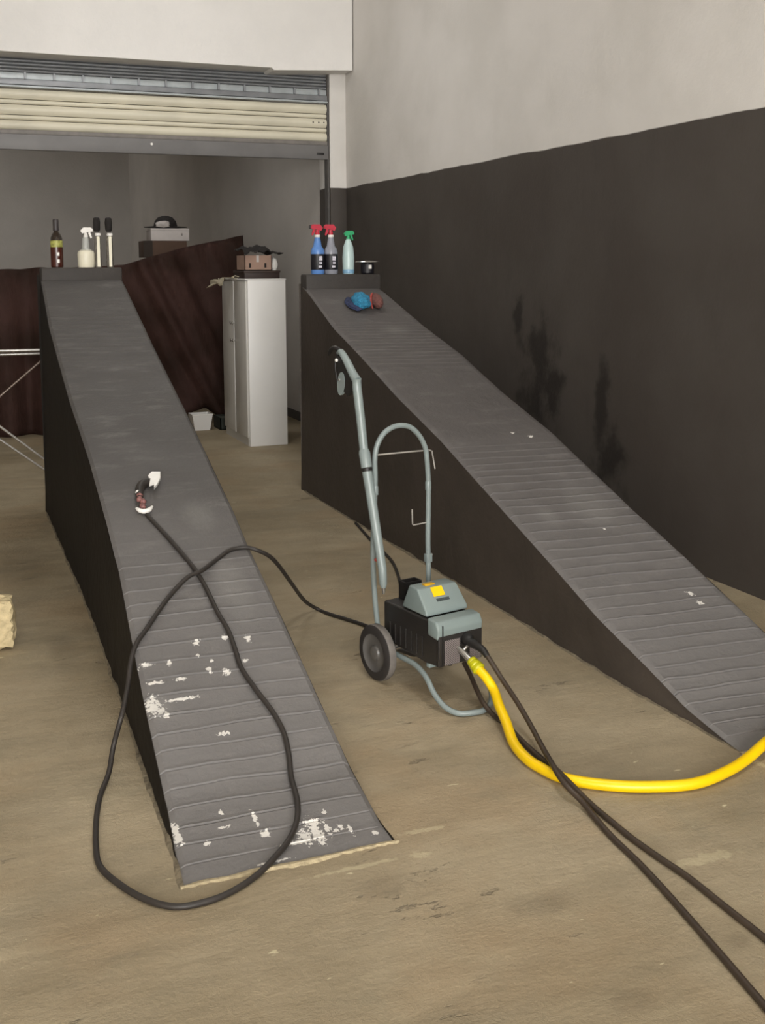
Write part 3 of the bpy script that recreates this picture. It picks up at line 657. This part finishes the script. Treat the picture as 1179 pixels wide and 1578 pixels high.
# right hand bottles
def detail_bottle(x, y, label, body, hd, d):
    b = empty('detailing_bottle', (x, y, ZR), label, 'bottle', 'labelled red trigger bottles')
    latheo('bottle_body', [(.044, 0), (.048, .006), (.048, .155), (.042, .180), (.030, .195), (.024, .235), (.018, .262)], (0, 0, 0), body, b)
    latheo('paper_label', [(.0485, .03), (.0492, .032), (.0492, .138), (.0485, .140)], (0, 0, 0), M_LBLK, b)
    for x0, z0, x1, z1 in ((-.006, .095, .018, .125), (-.004, .072, .016, .085), (-.010, .045, .014, .060)):
        boxo('label_mark', (x0, -.0515, z0), (x1, -.047, z1), simple('label_print', '#cfccd6', .5, var=.3, scale=200), b)
    latheo('white_collar', [(.020, .258), (.021, .262), (.021, .272), (.018, .275)], (0, 0, 0), M_WPL, b)
    spray_head(b, 0, 0, .272, 1.45, hd, d)
    return b
nb = detail_bottle(2.510, 7.44, 'blue liquid trigger bottle with black label at left end of right ramp', M_BLUEL, M_RED, -1)
boxo('black_nozzle', (-.060, -.011, .316), (-.034, .011, .342), M_BLACKP, nb, .004)
detail_bottle(2.606, 7.43, 'clear grey trigger bottle with black label beside the blue one', M_CLEARG, M_RED, -1)
b = empty('spray_bottle', (2.735, YT, ZR), 'pale milky spray bottle with green trigger on the right ramp', 'bottle')
latheo('bottle_body', [(.038, 0), (.041, .006), (.042, .05), (.043, .12), (.036, .19), (.020, .235), (.014, .245)], (0, 0, 0), M_PALEB, b)
latheo('liquid_band', [(.0405, .004), (.042, .008), (.0425, .030), (.042, .031)], (0, 0, 0), M_PALEBB, b)
spray_head(b, 0, 0, .238, 1.25, M_GRN, 1)
b = empty('polish_tin', (2.880, YT, ZR), 'small black pot under a wide chrome lid at right ramp top', 'pot')
latheo('pot_body', [(.042, 0), (.048, .006), (.050, .055), (.046, .07)], (0, 0, 0), M_LBLK, b)
latheo('chrome_lid', [(.03, .070), (.085, .080), (.088, .084), (.084, .089), (.02, .094)], (0, 0, 0), M_STEEL, b, 32)
boxo('label_mark', (-.010, -.0530, .035), (.012, -.0490, .062), M_WPL, b)

# wash mitts on the slope
def lump(name, c, r, mat, parent, seed, amp=.18, rot=0, flat=0, sub=4):
    bm = bmesh.new(); bmesh.ops.create_icosphere(bm, subdivisions=sub, radius=1)
    for v in bm.verts:
        d = 1+amp*noise.noise(v.co*1.9+Vector((seed, 0, 0)))+amp*.4*noise.noise(v.co*6+Vector((seed, 3, 0)))
        v.co = Vector((v.co.x*r[0]*d, v.co.y*r[1]*d, v.co.z*r[2]*d))
        if flat: v.co.z = max(v.co.z, -flat)
    bmesh.ops.rotate(bm, verts=bm.verts, cent=(0, 0, 0), matrix=Matrix.Rotation(rot, 3, 'Z'))
    bmesh.ops.translate(bm, verts=bm.verts, vec=c); return bm2(name, bm, mat, parent, smooth=True)
b = empty('scrub_sponge', (2.64, 7.00, 1.325), 'bright blue fuzzy wash mitt lying on the right ramp slope', 'sponge', rot=(math.radians(19), 0, 0))
lump('mitt_cloth', (.015, -.02, .052), (.060, .085, .052), M_SPB, b, 4)
lump('mitt_backing', (-.028, .0, .022), (.052, .110, .022), M_SPD, b, 8)
b = empty('wash_pad', (2.765, 6.99, 1.322), 'dusty red round pad beside the blue mitt', 'sponge', rot=(math.radians(19), 0, 0))
lump('pad', (.005, 0, .046), (.040, .085, .045), M_SPR, b, 12, .1)
tubeo('pad_rim', [(-.040, -.06, .012), (-.044, -.02, .050), (-.030, .02, .078), (-.010, .05, .085)], [.004, .007, .007, .004], M_SPRE, b, 8, 3)

# ------------------------------------------------------------------ wardrobe cabinet and what stands on it
cb = empty('tall_cabinet', (2.71, 9.918, 0), 'tall narrow white cabinet standing between the two ramps', 'cabinet')
# local x -.18..18, y -.44..44, height 1.49; doors face -x
boxo('cabinet_body', (-.165, -.441, .0), (.183, .441, 1.485), M_CAB, cb, .004)
boxo('plinth', (-.168, -.40, .0), (-.160, .42, .075), M_CABD, cb)
for y0, y1 in ((-.425, -.004), (.004, .425)):
    d = boxo('door', (-.183, y0, .08), (-.166, y1, 1.475), M_CABD, cb, .003)
    yy = y0+.03 if y0 > 0 else y1-.03
    for z_ in (1.09, .93):
        latheo('handle', [(.006, 0), (.006, .012), (.015, .016), (.015, .024), (.006, .028)], (-.184, yy, z_), M_STEEL, d, 12, (-1, 0, 0))
boxo('door_edge_strip', (-.186, -.012, .08), (-.182, .012, 1.475), M_CAB, cb)
boxo('top_board', (-.19, -.445, 1.482), (.186, .445, 1.494), M_CAB, cb, .002)
b = empty('dark_tray', (2.70, 9.72, 1.494), 'flat dark brown case on top of the white cabinet', 'case')
boxo('tray_body', (-.165, -.18, 0), (.16, .2, .068), simple('dark_brown_board', '#2a1b15', .6), b, .006)
boxo('tray_lid', (-.170, -.185, .052), (.165, .205, .072), simple('dark_brown_lid', '#33241d', .6), b, .004)
b = empty('cardboard_box', (2.675, 9.72, 1.566), 'open pale cardboard box under black cloth on the cabinet', 'box')
bm = bmesh.new()
for lo, hi in (((-.125, -.14, 0), (.125, .14, .008)), ((-.125, -.14, 0), (.125, -.134, .135)), ((-.125, .134, 0), (.125, .14, .135)), ((-.125, -.14, 0), (-.119, .14, .135)), ((.119, -.14, 0), (.125, .14, .135))):
    box(bm, (Vector(lo)+Vector(hi))/2, Vector(hi)-Vector(lo))
bm2('carton', bm, M_CARDL, b)
boxo('hand_hole', (-.085, -.1425, .025), (-.067, -.1385, .065), M_BLKCL, b); boxo('hand_hole', (.055, -.1425, .025), (.073, -.1385, .065), M_BLKCL, b)
boxo('tape_strip', (-.018, -.1425, .075), (.006, -.1395, .135), M_WCARD, b)
b = empty('black_cloth', (2.70, 9.72, 1.70), 'crumpled black cloth heaped over the cardboard box', 'cloth')
V = []; F = []; n = 30
for i in range(n+1):
    for j in range(13):
        x = -.16+.36*i/n; y = -.17+.34*j/12
        hgt = .006+.085*max(0, math.cos((x+.04)*5.5))*(.75+.6*noise.noise(Vector((x*14, y*9, 3))))*math.cos((y)*4)+.016*noise.noise(Vector((x*40, y*30, 1)))
        if j < 2: hgt -= (2-j)*.02*(1+.7*noise.noise(Vector((x*25, 0, 0))))
        if x > .1: hgt = .02+.03*noise.noise(Vector((x*20, y*10, 9)))
        V.append((x, y, hgt))
for i in range(n):
    for j in range(12): a = i*13+j; F.append((a, a+1, a+14, a+13))
me = bpy.data.meshes.new('cloth_sheet'); me.from_pydata(V, [], F); o = link('cloth_sheet', me, M_BLKCL, b, True)
sm = o.modifiers.new('thick', 'SOLIDIFY'); sm.thickness = .006
b = empty('white_packet', (2.845, 9.66, 1.566), 'small crumpled white packet beside the cardboard box', 'packet')
lump('packet_wrap', (0, 0, .058), (.028, .03, .058), M_WPL, b, 21, .25, sub=3)
b = empty('pale_rag', (2.52, 10.02, 1.494), 'pale rag draped over the cabinet door edge', 'cloth')
V = []; F = []
for i in range(25):
    for j in range(9):
        s_ = i/24; t_ = j/8
        x = .02-.05*s_-.06*s_*s_-.020*math.sin(s_*9+t_*4)
        y = -.30+.62*s_+.05*math.sin(t_*5)
        z_ = .012+.022*math.sin(t_*6+s_*8)*.6-.16*s_*t_*(.6+.4*math.sin(s_*6))-.04*s_
        if x > -.03: z_ = max(z_, .004)
        V.append((x-.055*t_, y, z_))
for i in range(24):
    for j in range(8): a = i*9+j; F.append((a, a+1, a+10, a+9))
me = bpy.data.meshes.new('rag_sheet'); me.from_pydata(V, [], F); o = link('rag_sheet', me, M_RAG, b, True)
sm = o.modifiers.new('thick', 'SOLIDIFY'); sm.thickness = .005

# ------------------------------------------------------------------ brown tarp partition
TP = [(-2.2, 1.57), (.569, 1.588), (.944, 1.60), (1.2, 1.60), (1.711, 1.626), (1.837, 1.663), (2.029, 1.72), (2.353, 1.803), (2.684, 1.868), (2.92, 1.925)]
HM = [(-2.2, .0), (1.9, .0), (2.2, .06), (2.38, .15), (2.5, .17), (2.62, .08), (2.92, .05)]
V = []; F = []; NXT = 260; NZT = 26
for i in range(NXT+1):
    x = -2.2+5.12*i/NXT; zt_ = interp(TP, x); zb = interp(HM, x)
    for j in range(NZT+1):
        t = j/NZT; z_ = zb+(zt_-zb)*t
        if x < 1.4: f = .060*math.sin(x*19+1.5*noise.noise(Vector((x*2, 0, 0))))*(1-.5*t)+.02*noise.noise(Vector((x*7, z_*.6, 2)))
        else: f = .16*noise.noise(Vector(((x+.45*z_)*3.2, z_*.4, 5)))+.09*noise.noise(Vector(((x+.5*z_)*8, z_*.6, 1)))
        V.append((x, f, z_+(.012*noise.noise(Vector((x*6, 4, 0))) if j == NZT else 0)))
    for q in (1, 2, 3): V.append((x, .17*q, min(zt_, 1.69)-.01*q+.01*noise.noise(Vector((x*6, q, 0)))))
W_ = NZT+4
for i in range(NXT):
    for j in range(W_-1): a = i*W_+j; F.append((a, a+W_, a+W_+1, a+1))
me = bpy.data.meshes.new('brown_tarp'); me.from_pydata(V, [], F); o = link('brown_tarp', me, M_TARP, None, True); o.location = (0, 11.0, 0)
sm = o.modifiers.new('thick', 'SOLIDIFY'); sm.thickness = .008
tag(o, 'dark brown folded tarp hung as a long screen behind the ramps', 'tarp')
b = empty('cardboard_carton', (2.16, 11.32, 1.698), 'brown cardboard carton on the tarp covered stack under the white box', 'box')
boxo('carton', (-.215, -.16, 0), (.215, .16, .165), M_CARD, b, .003)
boxo('side_shade_panel', (-.219, -.163, 0), (-.13, -.158, .165), simple('dark_side_shade', '#2b2119', .8), b)  # carton's shaded left side, painted as a dark panel
b = empty('white_box', (2.215, 11.32, 1.864), 'white box under a black hat at upper left of the cabinet', 'box')
boxo('box_body', (-.192, -.13, 0), (.192, .13, .125), M_WCARD, b, .004)
boxo('box_lid_edge', (-.195, -.133, .098), (.195, .133, .104), simple('lid_seam', '#8e8884', .6), b)
boxo('printed_mark', (.11, -.1335, .05), (.125, -.129, .075), simple('grey_print', '#77706c', .6), b)
b = empty('brimmed_hat', (2.19, 11.30, 1.989), 'black rounded hat with a brim resting on the white box', 'hat')
bm = bmesh.new(); lathe(bm, [(.115, 0), (.118, .03), (.105, .075), (.075, .11), (.03, .128), (0, .13)], (0, 0, 0), 28); bm2('crown', bm, M_BLKCL, b, angle=60)
bm = bmesh.new()
for v_ in range(1): pass
lathe(bm, [(.10, .002), (.215, .008), (.220, .014), (.11, .024)], (0, 0, 0), 32)
for v in bm.verts: v.co.y *= .6; v.co.z += .012*abs(v.co.x)*4*.2
bm2('brim', bm, M_BLKCL, b, angle=60)
lump('white_tissue', (-.05, -.13, .038), (.07, .03, .032), M_WCARD, b, 33, .35, sub=3)

# things at the foot of the tarp
b = empty('white_tub', (2.375, 10.72, 0), 'low white tub on the floor under the tarp hem', 'tub')
bm = bmesh.new(); q = [(-.075, -.08), (.075, -.08), (.075, .08), (-.075, .08)]
a_ = [bm.verts.new((x*1.0, y, 0)) for x, y in q]; c_ = [bm.verts.new((x*1.35, y*1.2, .16)) for x, y in q]; e_ = [bm.verts.new((x*1.22, y*1.1, .155)) for x, y in q]; g_ = [bm.verts.new((x*.9, y*.9, .01)) for x, y in q]
bm.faces.new(a_[::-1]); bm.faces.new(g_)
for A1, B1 in ((a_, c_), (c_, e_), (e_, g_)):
    for i in range(4): bm.faces.new((A1[i], A1[(i+1) % 4], B1[(i+1) % 4], B1[i]))
bm2('tub_body', bm, M_CAB, b)
boxo('tub_rim', (-.104, -.100, .152), (.104, -.094, .162), M_WPL, b, .002)
b = empty('dark_crate', (2.66, 10.72, 0), 'dark green crate on the floor between tub and cabinet', 'crate')
bm = bmesh.new()
for lo, hi in (((-.12, -.14, 0), (.12, .14, .01)), ((-.12, -.14, 0), (.12, -.13, .12)), ((-.12, .13, 0), (.12, .14, .12)), ((-.12, -.14, 0), (-.11, .14, .12)), ((.11, -.14, 0), (.12, .14, .12))):
    box(bm, (Vector(lo)+Vector(hi))/2, Vector(hi)-Vector(lo))
bm2('crate_body', bm, simple('dark_green_plastic', '#1f241b', .6), b)
boxo('crate_contents', (-.10, -.125, .011), (.10, .12, .105), simple('grey_green_cloth', '#4d5147', .8), b, .01)

# ------------------------------------------------------------------ chrome trestle at left, stone block
b = empty('folding_trestle', (.3, 8.6, 0), 'bare steel folding trestle frame behind the left ramp', 'trestle')
def tr(name, a, c, r, mat=M_STEEL): return tubeo(name, [Vector(a)-b.location, Vector(c)-b.location], r, mat, b, 10)
tr('top_bar', (-.55, 8.60, 1.005), (.735, 8.60, .988), .011); tr('top_bar', (-.55, 8.64, .968), (.735, 8.64, .958), .009)
tr('cross_leg', (-.36, 8.63, .006), (.722, 8.63, .915), .0085, simple('dull_steel', '#7d6f66', .4, metal=.6))
tr('cross_leg', (-.25, 8.58, 1.0), (.88, 8.58, .006), .010)
tr('cross_leg', (-.36, 8.54, .95), (.80, 8.54, .006), .010)
tr('foot_bar', (.80, 8.50, .008), (.88, 8.62, .008), .008)
bm = bmesh.new(); bmesh.ops.create_icosphere(bm, subdivisions=4, radius=1)
for v in bm.verts:
    c_ = v.co.copy()
    m_ = max(abs(c_.x), abs(c_.y), abs(c_.z)); c_ = c_.lerp(c_/m_, .68)
    c_ *= 1+.10*noise.noise(c_*2.1)+.05*noise.noise(c_*6)
    v.co = Vector((c_.x*.115, c_.y*.085, max(c_.z, -.95)*.112+.107))
o = bm2('stone_block', bm, M_STONE, None); o.location = (.135, 4.83, 0)
tag(o, 'rough pale yellow stone block on the floor at left edge', 'stone')
